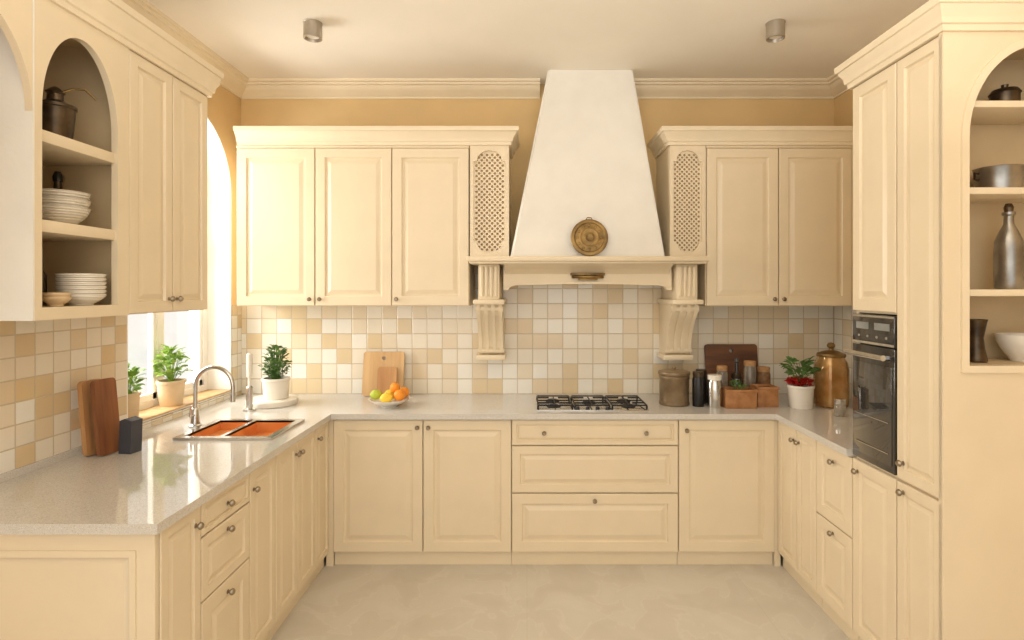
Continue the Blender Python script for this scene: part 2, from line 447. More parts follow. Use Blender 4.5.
# right run (rot -90: local x -> -y, front -> -x)
XFR = 1.496
def rrun(y1, y0, lab, nm='base_cabinet'):
    return base(nm, lab, XFR, y1, y1 - y0, 0.64, -pi / 2)
e = rrun(3.30, 2.862, 'cream two-door corner base cabinet')
door(e, 0.0, 0.228, H0, H1, [(0.20, 0.80)]); door(e, 0.231, 0.438, H0, H1, [(0.26, 0.80)])
e = rrun(2.859, 2.545, 'cream base unit with two deep drawers beside oven', 'drawer_cabinet')
door(e, 0, 0.314, 0.50, H1, [(0.157, 0.80)], 'drawer'); door(e, 0, 0.314, H0, 0.497, [(0.157, 0.455)], 'drawer')

# ============================================================ TALL UNITS
e = thing('oven_housing', 'tall cream cabinet housing the built-in oven', 'cabinet', (XFR, 2.541, 0), (0, 0, -pi / 2))
w = 0.30
b = B(); b.box(0, 0.02, 0, 0.64, 0.083, 2.60).box(w - 0.02, w, 0, 0.64, 0.083, 2.60).box(0.02, w - 0.02, 0.62, 0.64, 0.083, 2.6).box(0.02, w - 0.02, 0, 0.62, 0.86, 0.885).box(0.02, w - 0.02, 0, 0.62, 1.53, 1.55).box(0.02, w - 0.02, 0, 0.62, 2.58, 2.6).box(0.02, w - 0.02, 0.003, 0.012, 0.1, 0.86)
b.box(0.02, w - 0.02, 0.003, 0.012, 1.55, 2.58)
b.box(0, w, -0.02, 0, 2.545, 2.6)
b.obj('body', 'cream', e); plinth(e, w)
door(e, 0, w, H0, 0.872, [(0.04, 0.82)]); door(e, 0, w, 1.537, 2.543, [])
ov = thing('built_in_oven', 'black glass built-in oven with slim silver trim', 'oven', (XFR, 2.541 - 0.005, 0.886), (0, 0, -pi / 2))
ow = 0.29
B().box(0.022, ow - 0.022, 0.0, 0.45, 0.0, 0.63).obj('body', 'black', ov)
od = B().box(0, ow, -0.022, 0, 0.0, 0.505, 0.003).obj('door', 'ovenpanel', ov, label='dark oven door frame')
B().box(0.014, ow - 0.014, -0.026, -0.022, 0.03, 0.43, 0.001).obj('glass', 'glassblack', od)
B().tube([(0.012, -0.06, 0.468), (ow - 0.012, -0.06, 0.468)], 0.012).box(0.03, 0.045, -0.055, -0.02, 0.461, 0.475).box(ow - 0.045, ow - 0.03, -0.055, -0.02, 0.461, 0.475).obj('handle', 'steel', od, label='polished steel bar handle')
for z in (0.075, 0.2):
    B().box(0.03, ow - 0.03, -0.029, -0.0262, z, z + 0.003).obj('metal_strip', 'steel', od)
cp = B().box(0, ow, -0.022, 0, 0.51, 0.638, 0.003).obj('control_panel', 'ovenpanel', ov, label='dark glass control panel')
B().box(0.002, ow - 0.002, -0.0245, -0.0221, 0.512, 0.522).obj('metal_strip', 'steel', cp)
B().box(0.002, ow - 0.002, -0.0245, -0.0221, 0.627, 0.636).obj('metal_strip', 'steel', cp)
for a, c in ((0.03, 0.12), (0.16, 0.26)):
    B().box(a, c, -0.0235, -0.0221, 0.575, 0.605).obj('display', 'screen', cp)
for i in range(4):
    B().lathe([(0, 0.003), (0.005, 0.003), (0.006, 0.0), (0, 0)], 16, T(0.05 + i * 0.063, -0.022, 0.545, rx=pi / 2)).obj('button', 'nickel', cp)

e = thing('larder_cabinet', 'tall slim cream larder cabinet beside oven', 'cabinet', (XFR, 2.237, 0), (0, 0, -pi / 2))
w = 0.250
b = B(); b.box(0, w - 0.023, 0, 0.055, 0.083, 2.60).box(0, w, -0.02, 0, 2.545, 2.6)
b.obj('body', 'cream', e); plinth(e, w)
door(e, 0, w, H0, 0.872, [(0.04, 0.835)]); door(e, 0, w, 0.880, 2.543, [(0.04, 0.95)])

e = thing('arched_display_niche', 'cream wall unit with arched open shelves', 'shelving', (0, 0, 0))
n0, n1 = 1.562, 2.10
B().plate([(1.476, 0), (2.148, 0), (2.148, 2.6), (1.476, 2.6)], [arch_poly(n0, n1, 1.362, 2.17, 2.50)], 'y', 1.985, 2.008).obj('front_frame', 'cream', e)
B().plate(arch_poly(n0 - 0.026, n1 + 0.03, 1.337, 2.17, 2.528), [arch_poly(n0, n1, 1.362, 2.17, 2.50)], 'y', 1.976, 1.985).obj('arch_moulding', 'trimc', e)
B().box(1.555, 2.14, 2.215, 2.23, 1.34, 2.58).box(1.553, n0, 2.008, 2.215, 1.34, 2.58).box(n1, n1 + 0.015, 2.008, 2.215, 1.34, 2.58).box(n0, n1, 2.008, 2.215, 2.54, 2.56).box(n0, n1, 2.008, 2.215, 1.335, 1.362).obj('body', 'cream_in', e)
for z in (2.295, 1.985, 1.62):
    B().box(n0 + 0.001, n1, 2.0, 2.214, z - 0.012, z + 0.012, 0.002).obj('shelf', 'cream', e)
B().sweep(corn(2.545, 2.655, 0.052), [(XR, 2.545), (1.476, 2.545), (1.476, 1.985), (XR, 1.985)]).obj('trim_3', 'trimc', kind='structure')
B().box(1.49, 2.14, 2.0, 2.54, 2.602, 2.65).obj('trim_4', 'cream', kind='structure')

# ============================================================ LEFT UPPER UNITS
XU = -1.62
e = thing('wall_cabinet', 'cream two-door wall cabinet beside window', 'cabinet', (XU, 2.255, 0), (0, 0, pi / 2), 'fitted cream wall cabinets')
carcass(e, 0.553, 0.365, 1.53, 2.62, True)
door(e, 0.0, 0.275, 1.532, 2.60, [(0.248, 1.59)]); door(e, 0.278, 0.553, 1.532, 2.60, [(0.305, 1.59)])
e = thing('arched_shelf_unit', 'cream wall unit with arched opening and open shelves', 'shelving')
B().plate([(1.82, 1.53), (2.252, 1.53), (2.252, 2.62), (1.82, 2.62)], [arch_poly(1.848, 2.19, 1.572, 2.23, 2.53)], 'x', -1.625, -1.60).obj('front_frame', 'cream', e)
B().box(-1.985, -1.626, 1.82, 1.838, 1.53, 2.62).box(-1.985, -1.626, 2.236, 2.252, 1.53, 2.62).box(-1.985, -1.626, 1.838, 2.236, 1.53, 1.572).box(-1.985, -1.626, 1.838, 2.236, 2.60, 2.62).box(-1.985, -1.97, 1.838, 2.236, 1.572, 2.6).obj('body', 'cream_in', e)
for z in (2.145, 1.845):
    B().box(-1.969, -1.612, 1.839, 2.235, z - 0.02, z + 0.02, 0.002).obj('shelf', 'cream', e)
B().box(-1.985, -1.60, 1.813, 1.8195, 1.53, 2.62).obj('side_panel', 'plaster', e, label='pale off-white side panel')
e = thing('arched_shelf_unit', 'cream arched valance panel spanning open recess', 'shelving')
B().plate([(1.09, 1.53), (1.15, 1.53)] + list(reversed(arc(1.481, 2.21, 0.331, 0.35, 0, pi, 32))) + [(1.8125, 2.21), (1.8125, 2.62), (1.09, 2.62)], [], 'x', -1.625, -1.60).obj('front_frame', 'cream', e)
B().box(-1.985, -1.626, 1.09, 1.812, 2.60, 2.62).box(-1.985, -1.626, 1.09, 1.11, 1.53, 2.6).obj('body', 'cream', e)
B().sweep(corn(2.60, 2.735, 0.052), [(-1.60, 1.09), (-1.60, 2.81), (XL, 2.81)]).obj('trim_5', 'trimc', kind='structure')

# ============================================================ BACK UPPERS
YU = 3.566
def lattice(parent, xc, z0, z1, w):
    hw = w / 2; ih = hw - 0.022; ce = (z0 + 0.07, z1 - 0.07)
    top = [(xc + ih, ce[1] - 0.03), (xc + ih * 0.82, ce[1] - 0.03)] + arc(xc, ce[1] - 0.03, ih * 0.80, 0.07, 0, pi, 14) + [(xc - ih * 0.82, ce[1] - 0.03), (xc - ih, ce[1] - 0.03)]
    bot = [(x, z0 + z1 - z) for x, z in reversed(top)]
    slot = top + bot
    B().plate([(xc - hw, z0), (xc + hw, z0), (xc + hw, z1), (xc - hw, z1)], [slot], 'y', YU - 0.02, YU).obj('pilaster_frame', 'cream', parent)
    holes = []; nx = 6; px = (2 * ih) / nx
    nz = int((z1 - z0 - 0.06) / px)
    for r in range(nz * 2 - 1):
        for c in range(nx if r % 2 == 0 else nx - 1):
            cx = xc - ih + px * (c + 0.5 + (0 if r % 2 == 0 else 0.5)); cz = z0 + 0.04 + px * 0.5 * (r + 0.5)
            k = px * 0.26
            if cz < z1 - 0.035: holes.append([(cx + k * math.cos(pi / 4 * q), cz + k * math.sin(pi / 4 * q)) for q in range(8)])
    B().plate([(xc - hw + 0.008, z0 + 0.015), (xc + hw - 0.008, z0 + 0.015), (xc + hw - 0.008, z1 - 0.015), (xc - hw + 0.008, z1 - 0.015)], holes, 'y', YU, YU + 0.006).obj('lattice_screen', 'cream', parent)
    B().box(xc - hw, xc + hw, YU + 0.010, YB - 0.001, z0, z1).obj('pilaster_body', 'hole', parent)
    B().box(xc - hw - 0.0015, xc - hw, YU, YB - 0.001, z0, z1).box(xc + hw, xc + hw + 0.0015, YU, YB - 0.001, z0, z1).obj('pilaster_side', 'cream', parent)

e = thing('wall_cabinet', 'cream three-door wall cabinet with lattice pilaster', 'cabinet', (0, 0, 0), group='fitted cream wall cabinets')
b = carcass(e, 1.475, 0.33, 1.527, 2.545, True); b.location = (-1.843, YU, 0)
for a, c, k in ((-1.84, -1.345, -1.375), (-1.342, -0.858, -1.31), (-0.855, -0.369, -0.825)):
    d = door(e, a, c, 1.53, 2.53, [(k, 1.572)], y=YU)
B().box(-1.843, -0.368, YU - 0.018, YU, 2.531, 2.545).obj('top_rail', 'cream', e)
lattice(e, -0.238, 1.838, 2.545, 0.245)
e = thing('wall_cabinet', 'cream two-door wall cabinet with lattice pilaster', 'cabinet', (0, 0, 0), group='fitted cream wall cabinets')
b = carcass(e, 0.99, 0.33, 1.527, 2.545, True); b.location = (1.136, YU, 0)
for a, c, k in ((1.138, 1.593, 1.565), (1.596, 2.06, 1.625)):
    d = door(e, a, c, 1.53, 2.53, [(k, 1.572)], y=YU)
B().box(1.136, 2.126, YU - 0.018, YU, 2.531, 2.545).box(2.062, 2.126, YU - 0.018, YU, 1.53, 2.531).obj('top_rail', 'cream', e)
lattice(e, 1.018, 1.838, 2.545, 0.225)
cc = corn(2.546, 2.652, 0.06)
B().sweep(cc, [(-1.832, YU - 0.018), (-0.112, YU - 0.018), (-0.112, YB)]).obj('trim_6', 'trimc', kind='structure')
B().sweep(cc, [(0.902, YB), (0.902, YU - 0.018), (2.14, YU - 0.018)]).obj('trim_7', 'trimc', kind='structure')

# ============================================================ HOOD
e = thing('range_hood', 'tapered white plaster chimney hood with cream mantel', 'range hood', (0.385, YB, 1.2))
hx, hy, hz = 0.385, YB, 1.2
bm = bmesh.new()
lo = [(-0.105, 3.50), (0.865, 3.50), (0.865, YB - 0.001), (-0.105, YB - 0.001)]; hi = [(0.137, 3.66), (0.693, 3.66), (0.693, YB - 0.001), (0.137, YB - 0.001)]
A = [bm.verts.new((x - hx, y - hy, 1.836 - hz)) for x, y in lo]; C = [bm.verts.new((x - hx, y - hy, ZC - 0.001 - hz)) for x, y in hi]
for i in range(4): bm.faces.new((A[i], A[(i + 1) % 4], C[(i + 1) % 4], C[i]))
bm.faces.new(A); bm.faces.new(C)
bmesh.ops.recalc_face_normals(bm, faces=bm.faces[:])
bmesh.ops.bevel(bm, geom=[x for x in bm.edges if abs(x.verts[0].co.z - x.verts[1].co.z) > 0.5], offset=0.012, segments=3, affect='EDGES')
me = finish_bm(bm, 'canopy'); me.materials.append(M['plaster']); mk('canopy', me, e)
inv = T(-hx, -hy, -hz)
b = B(); b.box(-0.366, 1.112, 3.40, YB - 0.011, 1.806, 1.836, 0.004, inv).box(-0.352, 1.098, 3.42, YB - 0.011, 1.792, 1.806, 0.002, inv)
b.obj('mantel_shelf', 'cream', e)
b = B()
ap = [(-0.15, 1.791), (-0.15, 1.63), (-0.12, 1.63), (-0.105, 1.65), (-0.07, 1.660)] + [(-0.07 + 0.91 * i / 12, 1.660 + 0.008 * math.sin(pi * i / 12)) for i in range(1, 12)] + [(0.84, 1.660), (0.875, 1.65), (0.89, 1.63), (0.92, 1.63), (0.92, 1.791)]
b.plate(ap, [], 'y', 3.565, 3.60, inv)
b.plate([(x, min(1.791, z + 0.014)) for x, z in ap[1:-1]] + [(x, z) for x, z in reversed(ap[1:-1])], [], 'y', 3.555, 3.566, inv)
b.prism([(3.44, 1.791), (3.46, 1.780), (3.50, 1.772), (3.54, 1.755), (3.566, 1.73), (3.566, 1.791)], 'x', -0.138, 0.902, inv)
b.box(-0.12, 0.89, 3.60, YB - 0.011, 1.70, 1.791, 0, inv)
b.obj('fascia', 'cream', e, label='shaped cream apron recessed below mantel shelf')
def corbel(x0, x1):
    m = 0.020
    b = B()
    b.box(x0 + 0.035, x1 - 0.035, 3.51, YB - 0.011, 1.56, 1.791, 0.004, inv)
    k = 4; ww = (x1 - x0 - 0.085) / k
    for i in range(k):
        b.tube([(x0 + 0.0425 + ww * (i + 0.5), 3.51, 1.59), (x0 + 0.0425 + ww * (i + 0.5), 3.502, 1.775)], ww * 0.40, 10, inv)
    b.box(x0 + 0.004, x1 - 0.004, 3.485, YB - 0.011, 1.540, 1.570, 0.006, inv)
    prof = [(YB - 0.011, 1.20), (3.74, 1.20), (3.715, 1.215), (3.70, 1.24), (3.70, 1.27), (3.69, 1.31), (3.665, 1.36), (3.63, 1.41), (3.59, 1.45), (3.56, 1.48), (3.545, 1.51), (3.545, 1.541), (YB - 0.011, 1.541)]
    k = 7; ww = (x1 - x0 - 0.040) / k
    for i in range(k):
        off = 0.0 if i % 2 == 0 else 0.012
        pr = [(p[0] + (off if p[0] < YB - 0.02 else 0), p[1]) for p in prof]
        b.prism(pr, 'x', x0 + m + ww * i, x0 + m + ww * (i + 1), inv)
    b.tube([(x0 + 0.013, 3.725, 1.228), (x1 - 0.013, 3.725, 1.228)], 0.019, 20, inv)
    b.tube([(x0 + 0.013, 3.568, 1.512), (x1 - 0.013, 3.568, 1.512)], 0.022, 20, inv)
    b.box(x0 + 0.004, x1 - 0.004, 3.70, YB - 0.011, 1.165, 1.20, 0.006, inv)
    b.obj('corbel', 'cream', e, label='fluted cream scroll corbel')
corbel(-0.340, -0.138); corbel(0.902, 1.104)
b = B()
pts = [(0.385 + 0.095 * math.cos(t), 3.55 - 0.03 * math.sin(t), 1.712) for t in [pi - pi * i / 16 for i in range(17)]]
b.tube(pts, 0.009, 10, inv)
b.box(0.275, 0.495, 3.545, 3.566, 1.722, 1.738, 0.003, inv).box(0.325, 0.445, 3.53, 3.566, 1.692, 1.706, 0.003, inv)
b.obj('handle', 'brass', e, label='aged brass pull handle')

# brass plate
e = thing('brass_plate', 'round embossed antique brass plate leaning on hood', 'decorative plate', (0.385, 3.455, 1.837))
R = 0.115
prof = [(0, 0.006), (0.018, 0.0065), (0.024, 0.009), (0.03, 0.0065), (0.05, 0.006), (0.056, 0.008), (0.062, 0.006), (0.088, 0.006), (0.094, 0.011), (0.103, 0.012), (0.112, 0.010), (R, 0.006), (R, 0.0), (0.11, -0.004), (0, -0.004)]
b = B(); mt = T(0, 0, R + 0.001, rx=pi / 2 - 0.12)
b.lathe(prof, 48, mt)
for i in range(12):
    a = 2 * pi * i / 12
    b.lathe([(0, 0.008), (0.006, 0.0075), (0.009, 0.005), (0, 0.002)], 10, mt @ T(0.075 * math.cos(a), 0.075 * math.sin(a), 0.002))
b.obj('dish', 'brass', e)
B().tube([(-0.02, 0.017, 2 * R - 0.002), (-0.012, 0.017, 2 * R + 0.012), (0.012, 0.017, 2 * R + 0.012), (0.02, 0.017, 2 * R - 0.002)], 0.003, 8).obj('hanging_ring', 'brass', e)

# ============================================================ HOB
e = thing('gas_hob', 'black gas hob with cast-iron grates set on worktop', 'stove', (0.395, 3.535, WT))
B().box(-0.338, 0.338, -0.18, 0.18, 0, 0.006, 0.002).obj('hob_plate', 'steel', e)
bx = [(-0.23, 0.09), (-0.23, -0.08), (0.0, 0.03), (0.23, 0.09), (0.23, -0.08)]
for x, y in bx:
    B().lathe([(0, 0.018), (0.028, 0.018), (0.032, 0.014), (0.042, 0.012), (0.045, 0.006), (0, 0.006)], 24).obj('burner', 'iron', e, (x, y, 0))
for cx in (-0.225, 0.0, 0.225):
    b = B(); hw = 0.104; hy2 = 0.15
    for y in (-hy2, 0, hy2): b.box(cx - hw, cx + hw, y - 0.004, y + 0.004, 0.024, 0.032, 0.002)
    for x in (cx - hw, cx + hw): b.box(x - 0.004, x + 0.004, -hy2, hy2, 0.024, 0.032, 0.002)
    for y in (-0.08, 0.085): b.box(cx - hw, cx - 0.03, y - 0.003, y + 0.003, 0.025, 0.034).box(cx + 0.03, cx + hw, y - 0.003, y + 0.003, 0.025, 0.034)
    b.box(cx - 0.003, cx + 0.003, -hy2, hy2, 0.025, 0.033)
    for x in (cx - hw, cx + hw):
        for y in (-hy2, hy2): b.box(x - 0.005, x + 0.005, y - 0.005, y + 0.005, 0.006, 0.026)
    b.obj('grate', 'iron', e)
for i in range(4):
    B().lathe([(0, 0.022), (0.011, 0.022), (0.014, 0.006), (0, 0.006)], 20).obj('knob', 'black', e, (-0.09 + 0.06 * i, -0.164, 0))

# ============================================================ SINK + FAUCET
e = thing('kitchen_sink', 'copper-toned double inset sink with steel rim', 'sink', (-1.47, 2.90, WT))
B().plate([(-0.24, -0.2), (0.24, -0.2), (0.24, 0.2), (-0.24, 0.2)], [[(-0.205, -0.165), (-0.03, -0.165), (-0.03, 0.165), (-0.205, 0.165)], [(-0.01, -0.165), (0.205, -0.165), (0.205, 0.165), (-0.01, 0.165)]], 'z', 0.0005, 0.012).obj('rim', 'steel', e)
for a, c, dz in ((-0.205, -0.03, -0.045), (-0.01, 0.205, -0.06)):
    b = B(); t = 0.006
    b.box(a - t, a, -0.17, 0.17, dz, 0.011).box(c, c + t, -0.17, 0.17, dz, 0.011).box(a, c, -0.17, -0.165, dz, 0.011).box(a, c, 0.165, 0.17, dz, 0.011).box(a, c, -0.165, 0.165, dz, dz + 0.006)
    b.lathe([(0, 0.009), (0.02, 0.009), (0.024, 0.006), (0, 0.006)], 20, T((a + c) / 2, 0, dz))
    b.obj('basin', 'copper', e)
e = thing('faucet', 'tall curved steel gooseneck kitchen faucet', 'faucet', (-1.765, 2.98, WT))
b = B(); b.lathe([(0, 0), (0.032, 0), (0.032, 0.008), (0.024, 0.014), (0.021, 0.05), (0.019, 0.09), (0.013, 0.1), (0, 0.1)], 24)
b.obj('base', 'steel', e)
pts = [(0, 0, 0.09), (0, 0, 0.2)] + [(0.10 - 0.10 * math.cos(t), -0.0, 0.21 + 0.105 * math.sin(t)) for t in [pi * i / 18 for i in range(19)]] + [(0.2, 0, 0.16)]
B().tube(pts, 0.011, 16).lathe([(0, 0.0), (0.013, 0.0), (0.014, 0.045), (0, 0.045)], 16, T(0.2, 0, 0.13)).obj('spout', 'steel', e)
B().tube([(0, 0, 0.06), (0.0, -0.045, 0.065)], 0.009).tube([(0, -0.042, 0.062), (0.01, -0.055, 0.12)], [0.007, 0.005]).obj('handle', 'steel', e)

# ============================================================ PLANTS
def foliage(n, rad, z0, z1, ls, seed, wide=0.5, base=(0, 0), stems=True):
    rnd = random.Random(seed); bm = bmesh.new()
    for i in range(n):
        t = rnd.random(); a = rnd.random() * 2 * pi; h = z0 + (z1 - z0) * t
        rr = rad * math.sin(pi * (0.18 + 0.74 * t)) * (0.45 + 0.55 * rnd.random())
        p = Vector((math.cos(a) * rr, math.sin(a) * rr, h))
        d = Vector((math.cos(a + rnd.uniform(-.7, .7)), math.sin(a + rnd.uniform(-.7, .7)), rnd.uniform(-0.25, 0.95))).normalized()
        sd = d.cross(Vector((rnd.uniform(-.4, .4), rnd.uniform(-.4, .4), 1))).normalized(); up = sd.cross(d)
        L = ls * rnd.uniform(0.65, 1.2); W = L * wide
        vs = []
        for u, wd, c in ((0, 0.0, 0), (0.25, 0.8, .04), (0.55, 1.0, .06), (0.82, 0.6, .02), (1.0, 0.0, -.06)):
            q = p + d * L * u + up * L * c
            if wd == 0: vs.append([bm.verts.new(q)])
            else: vs.append([bm.verts.new(q - sd * W / 2 * wd + up * L * 0.07), bm.verts.new(q), bm.verts.new(q + sd * W / 2 * wd + up * L * 0.07)])
        for a_, b_ in zip(vs, vs[1:]):
            if len(a_) == 1: bm.faces.new((a_[0], b_[0], b_[1])); bm.faces.new((a_[0], b_[1], b_[2]))
            elif len(b_) == 1: bm.faces.new((a_[0], b_[0], a_[1])); bm.faces.new((a_[1], b_[0], a_[2]))
            else:
                for k in (0, 1): bm.faces.new((a_[k], b_[k], b_[k + 1], a_[k + 1]))
        if i % 2 == 0 and stems:
            b0 = Vector((rnd.uniform(-.012, .012), rnd.uniform(-.012, .012), z0 - 0.03)); w_ = Vector((0.0013, 0, 0)); w2 = Vector((0, .0013, 0))
            for w3 in (w_, w2):
                bm.faces.new([bm.verts.new(x) for x in (b0 - w3, b0 + w3, p + w3, p - w3)])
    return bm
def potted(name, label, loc, potprof, potmat, zsoil, rsoil, fol, leafm):
    e = thing(name, label, 'potted plant', loc)
    B().lathe(potprof, 32).obj('pot', potmat, e)
    B().lathe([(0, zsoil), (rsoil, zsoil), (rsoil, zsoil - 0.008), (0, zsoil - 0.008)], 24).obj('soil', 'soil', e)
    b = B(); b.bm = fol; b.obj('foliage', leafm, e)
    return e
def pot(r0, r1, h, t=0.006):
    return [(0, 0), (r0, 0), (r0 + 0.002, 0.004), (r1, h - 0.018), (r1 + 0.005, h - 0.016), (r1 + 0.005, h), (r1 - t, h), (r1 - t, h - 0.02), (r0 - t, 0.012), (0, 0.012)]
potted('potted_basil', 'leafy basil in tan stoneware pot on window sill', (-2.065, 3.25, 0.962), pot(0.056, 0.07, 0.145), 'tanpot', 0.13, 0.06, foliage(130, 0.078, 0.16, 0.33, 0.048, 3, 0.6), 'leaf')
potted('potted_basil', 'small leafy herb in tan pot on window sill', (-2.065, 2.90, 0.962), pot(0.042, 0.05, 0.135), 'tanpot', 0.12, 0.042, foliage(70, 0.05, 0.14, 0.27, 0.045, 8, 0.6), 'leaf')
b = B(); b.lathe([(0, 0), (0.15, 0), (0.155, 0.006), (0.155, 0.03), (0.15, 0.036), (0.06, 0.038), (0, 0.038)], 48)
st = b.obj('round_tray', 'white', None, (-1.62, 3.56, WT), label='round white ceramic tray holding a potted herb', category='tray')
potted('potted_herb', 'dense green herb in white pot on round tray', (-1.595, 3.56, WT + 0.038), pot(0.072, 0.08, 0.13), 'white', 0.115, 0.07, foliage(280, 0.085, 0.13, 0.33, 0.03, 5, 0.7), 'leafd')
e = thing('soap_dispenser', 'slim white pump dispenser standing on worktop', 'dispenser', (-1.665, 3.36, WT))
B().lathe([(0, 0), (0.036, 0), (0.036, 0.012), (0.019, 0.02), (0.019, 0.14), (0.01, 0.15), (0, 0.15)], 24).obj('body', 'steel', e)
B().lathe([(0, 0.15), (0.008, 0.15), (0.008, 0.20), (0.016, 0.205), (0.016, 0.34), (0.012, 0.345), (0, 0.345)], 20).obj('pump', 'white', e)

e = potted('potted_kalanchoe', 'green plant with red flowers in white pot', (1.69, 3.46, WT), pot(0.066, 0.075, 0.14), 'white', 0.125, 0.065, foliage(60, 0.07, 0.19, 0.29, 0.06, 11, 0.55), 'leafd')
b = B(); b.bm = foliage(130, 0.078, 0.136, 0.175, 0.03, 21, 0.9, stems=False); b.obj('flowers', 'red', e, label='cluster of small red flowers')

# ============================================================ BOARDS etc
def board(w, h, t, hole=True, handle=False):
    r = 0.02
    o = arc(w / 2 - r, h - r, r, r, 0, pi / 2, 6) + arc(-w / 2 + r, h - r, r, r, pi / 2, pi, 6) + arc(-w / 2 + r, r, r, r, pi, 1.5 * pi, 6) + arc(w / 2 - r, r, r, r, 1.5 * pi, 2 * pi, 6)
    hs = [arc(0, h - 0.045, 0.013, 0.013, 0, 2 * pi * 19 / 20, 19)] if hole else []
    return B().plate(o, hs, 'y', -t / 2, t / 2)
G = 'wooden chopping boards'
board(0.11, 0.325, 0.022, False).obj('chopping_board', 'woodmid', None, (-1.905, 2.475, WT + 0.003), (-0.09, 0, pi / 2 - 0.08), label='light oak chopping board leaning against tiled wall', category='chopping board', group=G)
board(0.11, 0.33, 0.022, False).obj('chopping_board', 'wooddark', None, (-1.845, 2.475, WT + 0.003), (-0.10, 0, pi / 2 - 0.12), label='walnut chopping board leaning in front of another board', category='chopping board', group=G)
B().prism([(-0.03, 0), (0.03, 0), (0.035, 0.145), (0.0, 0.155), (-0.025, 0.145)], 'y', -0.03, 0.03).obj('knife_block', 'navy', None, (-1.775, 2.505, WT), (0, 0, -0.15), label='dark slate-grey block beside chopping boards', category='knife block')
board(0.28, 0.30, 0.018).obj('chopping_board', 'woodlight', None, (-0.985, 3.82, WT + 0.003), (-0.17, 0, 0), label='pale square chopping board leaning on backsplash', category='chopping board', group=G)
board(0.13, 0.20, 0.012, False).obj('chopping_board', 'woodmid', None, (-0.95, 3.782, WT + 0.003), (-0.16, 0, 0), label='smaller oak chopping board in front of pale one', category='chopping board', group=G)
board(0.36, 0.35, 0.02).obj('chopping_board', 'woodboard', None, (1.41, 3.83, WT + 0.003), (-0.15, 0, 0), label='dark chestnut board with hole behind spice jars', category='chopping board', group=G)

# fruit bowl
B().lathe([(0, 0), (0.05, 0), (0.052, 0.006), (0.10, 0.026), (0.125, 0.045), (0.128, 0.049), (0.12, 0.048), (0.09, 0.03), (0.04, 0.012), (0, 0.010)], 40).obj('fruit_bowl', 'white', None, (-0.86, 3.50, WT), label='shallow white bowl filled with citrus fruit', category='bowl')
def fruit(kind, m, x, y, z, r, el=1.0, rz=0):
    e = thing(kind, 'ripe %s in the fruit bowl' % kind, 'fruit', (x, y, z), (0, 0, rz), group='citrus fruit in bowl')
    pr = [(r * math.sin(pi * i / 16) if 0 < i < 16 else 0, -r * math.cos(pi * i / 16) * (1 + (0.12 if el > 1 and i in (0, 16) else 0))) for i in range(17)]
    b = B(); b.lathe(pr, 24, Matrix.Rotation(pi / 2, 4, 'Y') @ Matrix.Scale(el, 4, (0, 0, 1)) if el > 1 else None)
    b.obj('peel', m, e)
    B().lathe([(0, 0.003), (0.003, 0.002), (0.004, 0), (0, 0)], 8, T(0, 0, r * 0.995)).obj('stem_end', 'leafd', e)
fz = WT
fruit('orange', 'orange', -0.79, 3.47, fz + 0.073, 0.036)
fruit('lemon', 'lemon', -0.865, 3.545, fz + 0.062, 0.033, 1.2, 0.3)
fruit('lemon', 'lemon', -0.865, 3.445, fz + 0.060, 0.031, 1.25, 0.5)
fruit('orange', 'orange', -0.825, 3.50, fz + 0.114, 0.032)
fruit('lime', 'lime', -0.94, 3.485, fz + 0.074, 0.031, 1.15, 0.2)
fruit('orange', 'orange', -0.78, 3.555, fz + 0.076, 0.033)

# canisters
e = thing('storage_canister', 'large smooth brown pewter canister with lid', 'canister', (0.935, 3.56, WT))
b = B(); pr = [(0, 0), (0.09, 0), (0.095, 0.006), (0.095, 0.018), (0.092, 0.022), (0.092, 0.16), (0.095, 0.165), (0.095, 0.182), (0.09, 0.19), (0, 0.19)]
b.lathe(pr, 40).obj('body', 'canister', e)
B().lathe([(0, 0.19), (0.098, 0.19), (0.1, 0.196), (0.098, 0.208), (0.06, 0.216), (0.02, 0.22), (0.012, 0.222), (0.014, 0.234), (0, 0.238)], 40).obj('lid', 'canister', e)
def jar(name, label, x, y, r, h, m, lm, lidh=0.03, cat='jar', group=None):
    e = thing(name, label, cat, (x, y, WT), group=group)
    B().lathe([(0, 0), (r * 0.94, 0), (r, 0.006), (r, h - lidh - 0.018), (r * 0.86, h - lidh), (0, h - lidh)], 32).obj('body', m, e)
    B().lathe([(0, h - lidh), (r * 0.92, h - lidh), (r * 0.94, h - lidh + 0.003), (r * 0.94, h - 0.003), (r * 0.88, h), (0, h)], 32).obj('lid', lm, e)
    return e
jar('spice_jar', 'slim black lidded jar beside canister', 1.070, 3.50, 0.036, 0.215, 'black', 'darkmetal', group='black storage jars')
jar('spice_jar', 'slim black lidded jar beside canister', 1.12, 3.60, 0.036, 0.215, 'black', 'darkmetal', group='black storage jars')
jar('storage_jar', 'pale grey jar with steel lid', 1.162, 3.47, 0.045, 0.20, 'steel', 'white')
e = jar('glass_bottle', 'dark glass bottle with narrow neck before board', 1.37, 3.66, 0.035, 0.18, 'glassblack', 'darkmetal', cat='bottle')
B().lathe([(0.0, 0.18), (0.013, 0.18), (0.012, 0.25), (0.016, 0.255), (0.016, 0.28), (0, 0.28)], 20).obj('neck', 'glassblack', e)
jar('glass_jar', 'corked clear glass jar before dark board', 1.275, 3.66, 0.036, 0.23, 'glassobj', 'cork', group='glass spice jars')
jar('glass_jar', 'corked clear glass jar before dark board', 1.46, 3.67, 0.040, 0.26, 'glassobj', 'cork', group='glass spice jars')
jar('glass_jar', 'corked glass jar filled with brown grains', 1.555, 3.68, 0.042, 0.22, 'jarfill', 'cork', group='glass spice jars')
